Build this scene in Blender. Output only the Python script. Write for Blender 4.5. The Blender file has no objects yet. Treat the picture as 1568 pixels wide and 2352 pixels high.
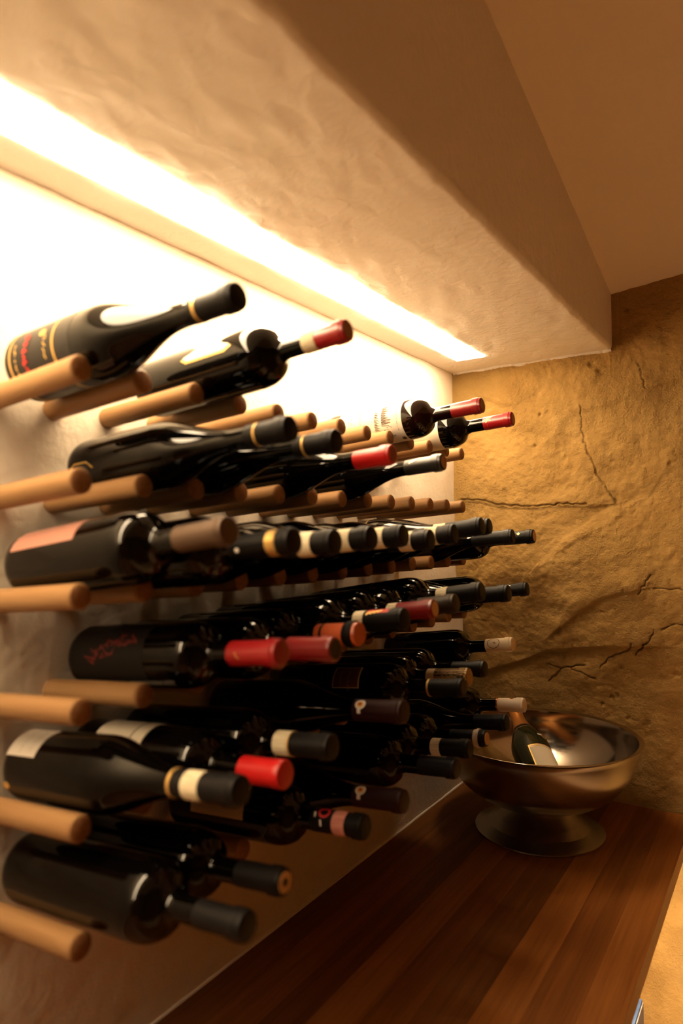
import bpy, bmesh, math, random
from math import sin, cos, pi, radians, sqrt, atan2
from mathutils import Vector, Matrix, noise

S = bpy.context.scene
COL = S.collection
rnd = random.Random(7)

# ---------------------------------------------------------------- camera
cam_d = bpy.data.cameras.new('camera')
cam = bpy.data.objects.new('camera', cam_d)
COL.objects.link(cam)
cam.location = (0.7937, -0.4507, -0.1637)
cam.rotation_euler = (1.60089, 0.01137, 0.57983)
cam_d.sensor_fit = 'VERTICAL'
cam_d.sensor_height = 36.0
cam_d.sensor_width = 24.0
cam_d.lens = 24.0
cam_d.clip_start = 0.01
cam_d.dof.use_dof = True
cam_d.dof.focus_distance = 1.52
cam_d.dof.aperture_fstop = 2.6
S.camera = cam

# ---------------------------------------------------------------- world, exposure
W = bpy.data.worlds.new('world')
S.world = W
W.use_nodes = True
W.node_tree.nodes['Background'].inputs[0].default_value = (1.0, 0.62, 0.32, 1)
W.node_tree.nodes['Background'].inputs[1].default_value = 0.0
S.view_settings.view_transform = 'Standard'
S.view_settings.look = 'None'
S.view_settings.exposure = 0.0
S.view_settings.gamma = 1.0
S.view_settings.use_curve_mapping = False
LED_COLOR = (1.0, 0.73, 0.44)
LED_POWER = 51.0
SHELF_LED_POWER = 390.0
S.cycles.use_denoising = True
S.cycles.max_bounces = 12
S.cycles.diffuse_bounces = 8
S.cycles.glossy_bounces = 6
S.cycles.sample_clamp_indirect = 6.0
S.cycles.caustics_reflective = True

# ---------------------------------------------------------------- measures (metres)
PD = 0.084            # spacing of the pegs along the wall
RH = 0.12039          # spacing of the rows
PT = 0.08062          # upward tilt of the pegs (slope)
PL = 0.1723           # peg length
PR = 0.0142           # peg radius
YW = 1.3528           # end wall
SHZ = -0.877          # oak shelf top
SHX = 0.575           # oak shelf depth
SOZ = 0.288           # underside of the plaster soffit
SOX = 0.433           # outer face of the soffit
YB = -2.0             # wall behind the camera
XR = 2.3              # wall to the right
FZ = -1.77            # floor

# ---------------------------------------------------------------- materials
def mat(name, color, rough=0.5, metal=0.0, spec=0.5, coat=0.0, coat_rough=0.05):
    m = bpy.data.materials.new(name)
    m.use_nodes = True
    p = m.node_tree.nodes['Principled BSDF']
    p.inputs['Base Color'].default_value = (*color, 1)
    p.inputs['Roughness'].default_value = rough
    p.inputs['Metallic'].default_value = metal
    p.inputs['Specular IOR Level'].default_value = spec
    p.inputs['Coat Weight'].default_value = coat
    p.inputs['Coat Roughness'].default_value = coat_rough
    return m

def nd(m, kind, **kw):
    n = m.node_tree.nodes.new(kind)
    for k, v in kw.items():
        setattr(n, k, v)
    return n

def lk(m, a, b):
    m.node_tree.links.new(a, b)

def coords(m, scale=(1, 1, 1), space='Object', loc=(0, 0, 0)):
    t = nd(m, 'ShaderNodeTexCoord')
    mp = nd(m, 'ShaderNodeMapping')
    mp.inputs['Scale'].default_value = scale
    mp.inputs['Location'].default_value = loc
    lk(m, t.outputs[space], mp.inputs['Vector'])
    return mp.outputs['Vector']

def noise_node(m, vec, scale, detail=4, rough=0.55, dist=0.0):
    n = nd(m, 'ShaderNodeTexNoise')
    n.inputs['Scale'].default_value = scale
    n.inputs['Detail'].default_value = detail
    n.inputs['Roughness'].default_value = rough
    n.inputs['Distortion'].default_value = dist
    lk(m, vec, n.inputs['Vector'])
    return n.outputs['Fac']

def ramp(m, fac, stops):
    r = nd(m, 'ShaderNodeValToRGB')
    e = r.color_ramp.elements
    while len(e) < len(stops):
        e.new(0.5)
    for el, (p, c) in zip(e, stops):
        el.position = p
        el.color = (*c, 1)
    lk(m, fac, r.inputs['Fac'])
    return r.outputs['Color']

def math_node(m, op, a, b):
    n = nd(m, 'ShaderNodeMath', operation=op)
    for i, v in enumerate((a, b)):
        if isinstance(v, (int, float)):
            n.inputs[i].default_value = v
        else:
            lk(m, v, n.inputs[i])
    return n.outputs[0]

def bump(m, height, strength, dist):
    b = nd(m, 'ShaderNodeBump')
    b.inputs['Strength'].default_value = strength
    b.inputs['Distance'].default_value = dist
    lk(m, height, b.inputs['Height'])
    lk(m, b.outputs['Normal'], m.node_tree.nodes['Principled BSDF'].inputs['Normal'])

def base(m, sock):
    lk(m, sock, m.node_tree.nodes['Principled BSDF'].inputs['Base Color'])

# white lime plaster
M_PLASTER = mat('white_plaster', (0.80, 0.74, 0.66), 0.8, spec=0.25)
v = coords(M_PLASTER)
base(M_PLASTER, ramp(M_PLASTER, noise_node(M_PLASTER, v, 6, 5), [(0.3, (0.81, 0.71, 0.56)), (0.7, (0.86, 0.77, 0.63))]))
h = math_node(M_PLASTER, 'ADD', math_node(M_PLASTER, 'MULTIPLY', noise_node(M_PLASTER, v, 420, 3, 0.6), 0.35),
              noise_node(M_PLASTER, v, 60, 4, 0.5, 0.4))
bump(M_PLASTER, h, 0.45, 0.004)

# troweled soffit plaster
M_SOFFIT = mat('troweled_plaster', (0.90, 0.87, 0.82), 0.75, spec=0.25)
v = coords(M_SOFFIT)
h = math_node(M_SOFFIT, 'ADD', math_node(M_SOFFIT, 'MULTIPLY', noise_node(M_SOFFIT, v, 380, 3, 0.6), 0.18),
              noise_node(M_SOFFIT, v, 38, 4, 0.5, 1.0))
bump(M_SOFFIT, h, 0.5, 0.005)

# smooth painted ceiling
M_CEIL = mat('painted_ceiling', (0.80, 0.70, 0.57), 0.85, spec=0.2)
v = coords(M_CEIL)
bump(M_CEIL, noise_node(M_CEIL, v, 160, 4), 0.15, 0.002)

# ochre clay plaster
M_OCHRE = mat('ochre_clay_plaster', (0.55, 0.34, 0.13), 0.9, spec=0.15)
v = coords(M_OCHRE)
n1 = noise_node(M_OCHRE, v, 5, 6, 0.6)
base(M_OCHRE, ramp(M_OCHRE, n1, [(0.28, (0.29, 0.168, 0.050)), (0.5, (0.345, 0.212, 0.068)), (0.75, (0.40, 0.255, 0.090))]))
patch = ramp(M_OCHRE, noise_node(M_OCHRE, v, 7, 4, 0.6), [(0.38, (0.05, 0.05, 0.05)), (0.62, (1, 1, 1))])
grain = math_node(M_OCHRE, 'MULTIPLY', noise_node(M_OCHRE, v, 230, 4, 0.65), patch)
h = math_node(M_OCHRE, 'ADD', grain, math_node(M_OCHRE, 'MULTIPLY', noise_node(M_OCHRE, v, 55, 5, 0.6), 0.9))
bump(M_OCHRE, h, 1.0, 0.006)

M_WALL2 = mat('cellar_wall_plaster', (0.08, 0.034, 0.009), 0.9, spec=0.2)
v = coords(M_WALL2)
bump(M_WALL2, noise_node(M_WALL2, v, 40, 5), 0.4, 0.005)
M_FLOOR = mat('cellar_floor_stone', (0.22, 0.15, 0.09), 0.7)
v = coords(M_FLOOR)
base(M_FLOOR, ramp(M_FLOOR, noise_node(M_FLOOR, v, 9, 5), [(0.3, (0.40, 0.25, 0.13)), (0.7, (0.52, 0.34, 0.19))]))

# beech pegs: grain runs along local X
M_BEECH = mat('beech_wood', (0.62, 0.40, 0.22), 0.5, spec=0.35)
v = coords(M_BEECH, (6, 120, 120))
n1 = noise_node(M_BEECH, v, 1.0, 4, 0.6)
base(M_BEECH, ramp(M_BEECH, n1, [(0.3, (0.28, 0.145, 0.055)), (0.7, (0.36, 0.205, 0.085))]))
bump(M_BEECH, n1, 0.08, 0.001)
M_ENDGRAIN = mat('beech_end_grain', (0.40, 0.21, 0.10), 0.6, spec=0.2)
v = coords(M_ENDGRAIN, (1, 260, 260))
base(M_ENDGRAIN, ramp(M_ENDGRAIN, noise_node(M_ENDGRAIN, v, 1.0, 4), [(0.3, (0.25, 0.115, 0.045)), (0.7, (0.33, 0.165, 0.07))]))

def oak(name, c1, c2, off):
    m = mat(name, c1, 0.42, spec=0.2)
    v = coords(m, (70, 2.2, 70), loc=(off, off * 3.1, 0))
    n1 = noise_node(m, v, 1.0, 6, 0.62, 0.8)
    v2 = coords(m, (420, 9, 420), loc=(off, 0, 0))
    n2 = noise_node(m, v2, 1.0, 3, 0.6)
    f = math_node(m, 'ADD', math_node(m, 'MULTIPLY', n1, 0.75), math_node(m, 'MULTIPLY', n2, 0.25))
    base(m, ramp(m, f, [(0.32, c2), (0.62, c1)]))
    bump(m, n2, 0.06, 0.001)
    return m
M_OAK = [oak('oak_stave_%s' % n, c1, c2, o) for n, c1, c2, o in (
    ('dark', (0.17, 0.060, 0.013), (0.095, 0.030, 0.006), 0.0),
    ('middle', (0.235, 0.083, 0.018), (0.135, 0.043, 0.009), 3.3),
    ('light', (0.32, 0.118, 0.026), (0.20, 0.070, 0.014), 7.7))]

M_STEEL = mat('brushed_steel', (0.40, 0.385, 0.36), 0.27, 1.0)
M_STEEL.node_tree.nodes['Principled BSDF'].inputs['Anisotropic'].default_value = 0.6
v = coords(M_STEEL, (3, 3, 600))
bump(M_STEEL, noise_node(M_STEEL, v, 1.0, 3), 0.05, 0.0006)
M_STEEL_IN = mat('polished_steel', (0.55, 0.53, 0.50), 0.13, 1.0)

M_GLASS = mat('dark_bottle_glass', (0.0015, 0.0012, 0.001), 0.04, spec=0.28)
M_GLASS_RED = mat('bottle_glass_red_wine', (0.006, 0.0015, 0.001), 0.04, spec=0.35)
M_GLASS_GREEN = mat('green_sparkling_glass', (0.006, 0.012, 0.005), 0.05, spec=0.5)
M_CAPS = {
    'black': mat('black_foil', (0.0045, 0.004, 0.0038), 0.45, spec=0.16),
    'charcoal': mat('charcoal_foil', (0.007, 0.0063, 0.006), 0.42, spec=0.2),
    'satin': mat('satin_grey_foil', (0.014, 0.013, 0.012), 0.30, spec=0.4),
    'red': mat('red_foil', (0.28, 0.006, 0.008), 0.32, coat=0.3, coat_rough=0.2),
    'darkred': mat('dark_red_foil', (0.20, 0.008, 0.008), 0.30, coat=0.3, coat_rough=0.2),
    'scarlet': mat('scarlet_wax', (0.50, 0.006, 0.006), 0.38),
    'orange': mat('orange_foil', (0.46, 0.085, 0.02), 0.34),
    'cream': mat('cream_foil', (0.72, 0.58, 0.38), 0.45),
    'white': mat('ivory_foil', (0.74, 0.64, 0.50), 0.45),
    'bronze': mat('bronze_foil', (0.10, 0.060, 0.036), 0.42, 0.3),
    'umber': mat('umber_foil', (0.026, 0.018, 0.011), 0.42, spec=0.2),
    'maroon': mat('maroon_foil', (0.022, 0.0055, 0.005), 0.42, spec=0.2),
    'navy': mat('navy_foil', (0.0045, 0.005, 0.009), 0.42, spec=0.2),
}
M_GOLD = mat('gold_print', (0.80, 0.52, 0.16), 0.35, 0.6)
M_COPPER = mat('copper_print', (0.75, 0.30, 0.12), 0.25, 0.9)
M_STRIP = mat('cream_paper_strip', (0.74, 0.66, 0.46), 0.7, spec=0.2)
v = coords(M_STRIP, (30, 500, 500))
base(M_STRIP, ramp(M_STRIP, noise_node(M_STRIP, v, 1.0, 2), [(0.35, (0.60, 0.52, 0.34)), (0.6, (0.78, 0.70, 0.50))]))
M_PINKSTRIP = mat('pink_paper_strip', (0.62, 0.26, 0.20), 0.7, spec=0.2)
v = coords(M_PINKSTRIP, (30, 500, 500))
base(M_PINKSTRIP, ramp(M_PINKSTRIP, noise_node(M_PINKSTRIP, v, 1.0, 2), [(0.35, (0.52, 0.19, 0.15)), (0.6, (0.66, 0.29, 0.23))]))
M_PAPER = mat('cream_label_paper', (0.80, 0.72, 0.56), 0.7, spec=0.2)
M_WHITEPAPER = mat('white_label_paper', (0.60, 0.545, 0.46), 0.65, spec=0.2)
M_BROWNPAPER = mat('brown_label_paper', (0.16, 0.095, 0.045), 0.6, spec=0.2)
M_GREYPAPER = mat('dark_grey_label_paper', (0.010, 0.008, 0.007), 0.55, spec=0.2)
M_BLACKPAPER = mat('matte_black_label_paper', (0.005, 0.0045, 0.004), 0.36, spec=0.3)
M_ROSEPAPER = mat('rose_label_paper', (0.52, 0.25, 0.19), 0.55)
M_INK = mat('sepia_ink', (0.07, 0.035, 0.018), 0.7)
M_DARKINK = mat('black_ink', (0.02, 0.018, 0.016), 0.6)
M_REDINK = mat('red_ink', (0.50, 0.012, 0.010), 0.5)
M_DIMRED = mat('dull_red_ink', (0.14, 0.006, 0.005), 0.6)
M_WHITEINK = mat('white_ink', (0.80, 0.76, 0.70), 0.5)
M_YELLOWINK = mat('yellow_ink', (0.72, 0.50, 0.12), 0.5)
M_PALEGOLD = mat('pale_gold_print', (0.85, 0.62, 0.28), 0.4)
M_CORK = mat('cork_disc', (0.36, 0.19, 0.10), 0.7, spec=0.2)
M_TAN = mat('tan_disc', (0.52, 0.30, 0.12), 0.5)
M_CAULK = mat('white_caulk', (0.75, 0.66, 0.55), 0.5)
M_LED = bpy.data.materials.new('led_diffuser_glow')
M_LED.use_nodes = True
nt = M_LED.node_tree
nt.nodes.clear()
em = nt.nodes.new('ShaderNodeEmission')
em.inputs[0].default_value = (*LED_COLOR, 1)
em.inputs[1].default_value = LED_POWER
nt.links.new(em.outputs[0], nt.nodes.new('ShaderNodeOutputMaterial').inputs[0])
M_LED2 = M_LED.copy()
M_LED2.name = 'shelf_led_glow'
M_LED2.node_tree.nodes['Emission'].inputs[1].default_value = SHELF_LED_POWER
M_ALU = mat('aluminium_profile', (0.7, 0.68, 0.65), 0.4, 1.0)
M_BLUE = mat('blue_card', (0.018, 0.045, 0.105), 0.5)
M_GREYCARD = mat('grey_card', (0.12, 0.10, 0.09), 0.7)
M_WHITECARD = mat('white_card', (0.80, 0.78, 0.74), 0.6)

# dotted gold foil of one capsule
M_PATTERN = mat('patterned_gold_foil', (0.08, 0.06, 0.03), 0.35, 0.4)
v = coords(M_PATTERN, (420, 420, 420))
vo = nd(M_PATTERN, 'ShaderNodeTexVoronoi')
vo.inputs['Scale'].default_value = 1.0
vo.inputs['Randomness'].default_value = 0.25
lk(M_PATTERN, v, vo.inputs['Vector'])
base(M_PATTERN, ramp(M_PATTERN, vo.outputs['Distance'], [(0.30, (0.75, 0.46, 0.16)), (0.48, (0.02, 0.015, 0.01))]))

# ---------------------------------------------------------------- mesh helpers
def mesh_obj(name, verts, faces, mats, parent=None, smooth=None, fmat=None):
    me = bpy.data.meshes.new(name)
    me.from_pydata(verts, [], faces)
    for m in (mats if isinstance(mats, (list, tuple)) else [mats]):
        me.materials.append(m)
    if fmat:
        me.polygons.foreach_set('material_index', fmat)
    me.update()
    if smooth is not None:
        me.polygons.foreach_set('use_smooth', [True] * len(me.polygons))
        if smooth < 180:
            me.set_sharp_from_angle(angle=radians(smooth))
    o = bpy.data.objects.new(name, me)
    COL.objects.link(o)
    if parent:
        o.parent = parent
    return o

def tag(o, label=None, cat=None, group=None, kind=None):
    if label: o['label'] = label
    if cat: o['category'] = cat
    if group: o['group'] = group
    if kind: o['kind'] = kind
    return o

def empty(name, loc, rot=(0, 0, 0)):
    o = bpy.data.objects.new(name, None)
    o.empty_display_size = 0.02
    o.location = loc
    o.rotation_euler = rot
    COL.objects.link(o)
    return o

def lathe_data(profile, segs, axis='X'):
    """profile of (x, r); r = 0 closes to a pole."""
    vs, fs, rings = [], [], []
    for x, r in profile:
        if r <= 1e-7:
            rings.append([len(vs)])
            vs.append((x, 0, 0))
        else:
            rings.append(list(range(len(vs), len(vs) + segs)))
            for i in range(segs):
                a = 2 * pi * i / segs
                vs.append((x, -r * sin(a), r * cos(a)))
    for a, b in zip(rings, rings[1:]):
        if len(a) == 1 and len(b) == 1:
            continue
        for i in range(segs):
            j = (i + 1) % segs
            if len(a) == 1:
                fs.append((a[0], b[j], b[i]))
            elif len(b) == 1:
                fs.append((a[i], a[j], b[0]))
            else:
                fs.append((a[i], a[j], b[j], b[i]))
    if axis == 'Z':
        vs = [(-z, y, x) for x, y, z in vs]
    return vs, fs

def lathe(name, profile, m, parent, segs=40, smooth=40, axis='X'):
    vs, fs = lathe_data(profile, segs, axis)
    return mesh_obj(name, vs, fs, m, parent, smooth)

def box_data(lo, hi):
    x0, y0, z0 = lo
    x1, y1, z1 = hi
    vs = [(x0, y0, z0), (x1, y0, z0), (x1, y1, z0), (x0, y1, z0), (x0, y0, z1), (x1, y0, z1), (x1, y1, z1), (x0, y1, z1)]
    fs = [(0, 3, 2, 1), (4, 5, 6, 7), (0, 1, 5, 4), (1, 2, 6, 5), (2, 3, 7, 6), (3, 0, 4, 7)]
    return vs, fs

def bevel_box(name, lo, hi, m, parent=None, bev=0.002, segs=2):
    vs, fs = box_data(lo, hi)
    bm = bmesh.new()
    bv = [bm.verts.new(p) for p in vs]
    for f in fs:
        bm.faces.new([bv[i] for i in f])
    bmesh.ops.bevel(bm, geom=list(bm.edges), offset=bev, segments=segs, affect='EDGES', profile=0.6)
    me = bpy.data.meshes.new(name)
    bm.to_mesh(me)
    bm.free()
    me.materials.append(m)
    me.polygons.foreach_set('use_smooth', [True] * len(me.polygons))
    me.set_sharp_from_angle(angle=radians(40))
    o = bpy.data.objects.new(name, me)
    COL.objects.link(o)
    if parent:
        o.parent = parent
    return o

# things printed on or wrapped round a bottle; a = angle from the top towards the camera side
def cyl(x, a, r):
    return (x, -r * sin(a), r * cos(a))

def wrap(name, x0, x1, a0, a1, r, m, parent, thick=0.00035, outline=None, n=None):
    """a paper patch on a cylinder; r may be a function of x. outline: list of (x, a) instead of the rectangle."""
    rf = r if callable(r) else (lambda x: r)
    vs, fs = [], []
    if outline is None:
        na = n or max(4, int(abs(a1 - a0) / 0.12))
        nx = 1 if not callable(r) else 8
        for lay in (thick, 0.0):
            for i in range(na + 1):
                for k in range(nx + 1):
                    x = x0 + (x1 - x0) * k / nx
                    vs.append(cyl(x, a0 + (a1 - a0) * i / na, rf(x) + lay))
        q = (na + 1) * (nx + 1)
        for i in range(na):
            for k in range(nx):
                p = i * (nx + 1) + k
                fs.append((p, p + 1, p + nx + 2, p + nx + 1))
        rim = [k for k in range(nx + 1)] + [i * (nx + 1) + nx for i in range(1, na + 1)] + \
              [na * (nx + 1) + k for k in range(nx - 1, -1, -1)] + [i * (nx + 1) for i in range(na - 1, 0, -1)]
        for p, s in zip(rim, rim[1:] + rim[:1]):
            fs.append((p, p + q, s + q, s))
    else:
        k = len(outline)
        cx = sum(p[0] for p in outline) / k
        ca = sum(p[1] for p in outline) / k
        rings = (1.0, 0.66, 0.33)
        for s in rings:
            for x, a in outline:
                xx = cx + (x - cx) * s
                vs.append(cyl(xx, ca + (a - ca) * s, rf(xx) + thick))
        vs.append(cyl(cx, ca, rf(cx) + thick))
        b = len(vs)
        for x, a in outline:
            vs.append(cyl(x, a, rf(x)))
        for j in range(2):
            for i in range(k):
                n2 = (i + 1) % k
                fs.append((j * k + i, j * k + n2, (j + 1) * k + n2, (j + 1) * k + i))
        for i in range(k):
            n2 = (i + 1) % k
            fs.append((2 * k + i, 2 * k + n2, b - 1))
            fs.append((i, b + i, b + n2, n2))
    return mesh_obj(name, vs, fs, m, parent, 50)

def strokes(name, lines, r, m, parent, width=0.0006, lift=0.0005):
    """pen strokes: polylines of (x, a) drawn as thin ribbons on the cylinder."""
    rf = r if callable(r) else (lambda x: r)
    vs, fs = [], []
    for ln in lines:
        for j, (x, a) in enumerate(ln):
            x0, a0 = ln[max(0, j - 1)]
            x1, a1 = ln[min(len(ln) - 1, j + 1)]
            rr = rf(x)
            dx, da = x1 - x0, (a1 - a0) * rr
            l = sqrt(dx * dx + da * da) or 1.0
            nx, na = -da / l * width / 2, dx / l * width / 2
            vs.append(cyl(x + nx, a + na / rr, rr + lift))
            vs.append(cyl(x - nx, a - na / rr, rr + lift))
            if j:
                q = len(vs)
                fs.append((q - 4, q - 3, q - 1, q - 2))
    return mesh_obj(name, vs, fs, m, parent)

def scribble(x, a0, a1, r, hgt, seed, step=0.0022, slant=0.3):
    """a line of small writing running round the bottle (too blurred in the photo to read)."""
    q = random.Random(seed)
    out, a = [], a0
    while a < a1:
        ln, k = [], q.randint(3, 7)
        for i in range(k):
            ln.append((x + (hgt * q.uniform(0.1, 1.0) if i % 2 else hgt * q.uniform(-0.2, 0.3)), a + slant * hgt / r * (i % 2)))
            a += step * q.uniform(0.4, 0.8) / r
        out.append(ln)
        a += step * q.uniform(0.3, 1.0) / r
    return out

# ---------------------------------------------------------------- setting
def fbm(x, y, z, s, o=4):
    return noise.fractal(Vector((x * s, y * s, z * s)), 1.0, 2.0, o)

def grid(name, nu, nv, fn, m, smooth=True):
    vs = [fn(i / nu, j / nv) for i in range(nu + 1) for j in range(nv + 1)]
    fs = []
    for i in range(nu):
        for j in range(nv):
            p = i * (nv + 1) + j
            fs.append((p, p + nv + 1, p + nv + 2, p + 1))
    return mesh_obj(name, vs, fs, m, None, 180 if smooth else None)

# left wall, the one that carries the rack
def left_wall(u, w):
    y = YB + (1.40 - YB) * u
    z = FZ + (SOZ + 0.05 - FZ) * w
    return (0.0018 * fbm(1.3, y, z, 7) + 0.0007 * fbm(4.1, y, z, 30, 2) - 0.002, y, z)
tag(grid('wall_left', 280, 200, left_wall, M_PLASTER), 'white plaster wall behind the bottle rack', kind='structure')

# ochre end wall with its folds, cracks and pits
CRACKS = [
    [(0.353, 0.152), (0.353, 0.096), (0.359, 0.062), (0.371, 0.027), (0.381, 0.004), (0.389, -0.026), (0.405, -0.049), (0.42, -0.075), (0.433, -0.094)],
    [(0.023, -0.074), (0.079, -0.078), (0.136, -0.093), (0.214, -0.099), (0.3, -0.095), (0.361, -0.098)],
    [(0.491, 0.247), (0.498, 0.223), (0.505, 0.2), (0.507, 0.181)],
    [(0.228, -0.58), (0.259, -0.549), (0.271, -0.537), (0.302, -0.53), (0.325, -0.525)],
    [(0.225, -0.53), (0.246, -0.534), (0.264, -0.54)],
    [(0.368, -0.527), (0.394, -0.498), (0.416, -0.485), (0.439, -0.476), (0.452, -0.453)],
    [(0.459, -0.485), (0.472, -0.467), (0.494, -0.444), (0.503, -0.423), (0.508, -0.41)],
    [(0.515, -0.311), (0.544, -0.308), (0.58, -0.309)],
    [(0.527, -0.413), (0.551, -0.396), (0.578, -0.397)],
    [(0.478, -0.323), (0.494, -0.302), (0.508, -0.277)],
    [(0.291, -0.539), (0.324, -0.547), (0.351, -0.563)],
]
CR_W = [0.0009, 0.0015, 0.0006, 0.0014, 0.0010, 0.0015, 0.0012, 0.0010, 0.0010, 0.0011, 0.0008]
# steps: the plaster stands out above the line and falls back below it (height, reach)
STEPS = [
    ([(0.0, -0.070), (0.079, -0.078), (0.136, -0.093), (0.214, -0.099), (0.3, -0.095), (0.40, -0.10)], 0.006, 0.05),
    ([(0.104, 0.204), (0.201, 0.166), (0.305, 0.146), (0.404, 0.148), (0.476, 0.168), (0.536, 0.186), (0.64, 0.21)], 0.0035, 0.05),
    ([(0.465, -0.095), (0.429, -0.103), (0.387, -0.119), (0.354, -0.145), (0.31, -0.176), (0.276, -0.206), (0.24, -0.247)], -0.0045, 0.05),
    ([(0.298, -0.214), (0.321, -0.195), (0.365, -0.173), (0.418, -0.146), (0.439, -0.128)], 0.003, 0.03),
    ([(0.06, -0.56), (0.102, -0.545), (0.164, -0.523), (0.235, -0.488), (0.315, -0.476), (0.39, -0.464), (0.46, -0.46)], 0.013, 0.09),
    ([(0.28, -0.42), (0.33, -0.375), (0.40, -0.33), (0.47, -0.315)], 0.006, 0.06),
]
PITS = [(0.381, 0.257, .006), (0.402, 0.238, .005), (0.468, 0.388, .008), (0.233, 0.061, .004), (0.56, -0.007, .005), (0.365, -0.63, .006),
        (0.403, -0.604, .007), (0.477, -0.668, .009), (0.42, -0.524, .005), (0.548, -0.528, .008), (0.445, -0.322, .006), (0.387, -0.376, .004),
        (0.248, 0.144, .004), (0.39, -0.61, .005), (0.43, -0.66, .006)]

def seg_dist(x, z, a, b):
    dx, dz = b[0] - a[0], b[1] - a[1]
    t = ((x - a[0]) * dx + (z - a[1]) * dz) / (dx * dx + dz * dz)
    t = 0.0 if t < 0 else 1.0 if t > 1 else t
    ex, ez = x - a[0] - t * dx, z - a[1] - t * dz
    return ex * ex + ez * ez, (dx * ez - dz * ex if dx >= 0 else -(dx * ez - dz * ex))

def line_dist(x, z, pts):
    best, side = 1e9, 0.0
    for a, b in zip(pts, pts[1:]):
        d, s = seg_dist(x, z, a, b)
        if d < best:
            best, side = d, s
    return sqrt(best), side

def boxes_of(lines, pad):
    return [(min(p[0] for p in l) - pad, max(p[0] for p in l) + pad, min(p[1] for p in l) - pad, max(p[1] for p in l) + pad) for l in lines]
CR_BOX = boxes_of(CRACKS, 0.012)
ST_BOX = [boxes_of([s[0]], s[2] * 1.6)[0] for s in STEPS]

def wall_lean(z):
    t = max(0.0, min(1.0, (-0.22 - z) / 0.46))
    return 0.118 * t * t * (3 - 2 * t) if t < 1 else 0.118

def ochre_y(x, z):
    y = YW + wall_lean(z)
    env = min(1.0, max(0.0, x / 0.05)) * 0.9 + 0.1
    top = min(1.0, max(0.25, (0.36 - z) / 0.08)) if x < SOX + 0.02 else 1.0
    b = 0.014 * fbm(x, 0.3, z, 4.2, 3) + 0.0055 * fbm(x + 5, 0.3, z, 14, 3) + 0.0016 * fbm(x, 2.2, z, 60, 3)
    y -= b * env * top
    for (pts, hgt, reach), bx in zip(STEPS, ST_BOX):
        if bx[0] < x < bx[1] and bx[2] < z < bx[3]:
            d, s = line_dist(x, z, pts)
            ends = min(1.0, max(0.0, (x - bx[0]) / 0.06), 1.0) * min(1.0, max(0.0, (bx[1] - x) / 0.06))
            dd = d if s > 0 else -d
            if dd >= 0:
                f = math.exp(-(dd / reach) ** 2 * 2.2)
            else:
                f = max(0.0, 1.0 + dd / 0.010)
            y -= hgt * f * ends * env
    for pts, w, bx in zip(CRACKS, CR_W, CR_BOX):
        if bx[0] < x < bx[1] and bx[2] < z < bx[3]:
            jx = x + 0.0045 * noise.noise(Vector((x * 70, 3.0, z * 70)))
            jz = z + 0.0045 * noise.noise(Vector((x * 70, 9.0, z * 70)))
            d, s = line_dist(jx, jz, pts)
            if d < w * 1.6:
                y += 0.009 * (1 - d / (w * 1.6)) ** 0.6
    for px, pz, pr in PITS:
        d = sqrt((x - px) ** 2 + (z - pz) ** 2) * (1 + 0.5 * noise.noise(Vector((x * 120, 1, z * 120))))
        if d < pr * 1.5:
            y += 0.008 * (1 - d / (pr * 1.5))
    return y

xs = [-0.02 + 0.002 * i for i in range(341)]
xs += [xs[-1] + 0.02 * k for k in range(1, 10)] + [0.95, 1.1, 1.3, 1.6, 2.0, XR + 0.02]
zs = [FZ, -1.7, -1.6, -1.5] + [-1.42 + 0.01 * k for k in range(40)] + [-1.02 + 0.004 * k for k in range(80)] + [-0.70 + 0.002 * k for k in range(561)] + [0.422 + 0.005 * k for k in range(29)] + [0.57, 0.62, 0.7, 0.85, 1.1, 1.45]
vs = [(x, ochre_y(x, z), z) for x in xs for z in zs]
nz = len(zs)
fs = [(i * nz + j, (i + 1) * nz + j, (i + 1) * nz + j + 1, i * nz + j + 1) for i in range(len(xs) - 1) for j in range(nz - 1)]
tag(mesh_obj('wall_end', vs, fs, M_OCHRE, None, 180), 'rough ochre clay plaster end wall with folds and cracks', kind='structure')

# soffit above the rack with the light slot
SL0, SL1, SLY, SLD = 0.070, 0.150, 1.222, 0.030
sv, sf = [], []
def soffit_patch(cols, y0, y1, ny):
    """cols: list of (x, z, noise weight); swept along y."""
    b = len(sv)
    nc = len(cols)
    for j in range(ny + 1):
        y = y0 + (y1 - y0) * j / ny
        for x, z, w in cols:
            n = w * (0.0024 * fbm(x, y, 0.4, 6, 3) + 0.0017 * fbm(x * 1.6 + y * 0.5, (y - x * 0.3) * 0.7, 0.9, 20, 3))
            e = w * 0.0022 * fbm(2.0, y, 0.1, 30, 3) if abs(x - SOX) < 0.014 and z < SOZ + 0.02 else 0.0
            sv.append((x + e, y, z - n))
    for j in range(ny):
        for k in range(nc - 1):
            p = b + j * nc + k
            sf.append((p, p + 1, p + nc + 1, p + nc))
RB = 0.011
cols = [(SL1, SOZ + SLD, 0), (SL1, SOZ, 0.3)] + [(SL1 + (SOX - RB - SL1) * k / 36, SOZ, 1) for k in range(1, 37)]
cols += [(SOX - RB + RB * sin(t), SOZ + RB - RB * cos(t), 1) for t in (0.26, 0.52, 0.79, 1.05, 1.31, 1.57)]
cols += [(SOX, SOZ + RB + 0.95 * k / 20, 0.3) for k in range(1, 21)]
soffit_patch(cols, YB, 1.385, 420)
soffit_patch([(-0.01, SOZ, 0.3)] + [(SL0 * k / 8, SOZ, 0.6) for k in range(9)] + [(SL0, SOZ + SLD, 0)], YB, 1.385, 220)
soffit_patch([(SL0 + (SL1 - SL0) * k / 8, SOZ, 0.5) for k in range(9)], SLY, 1.385, 20)
b = len(sv)
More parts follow.
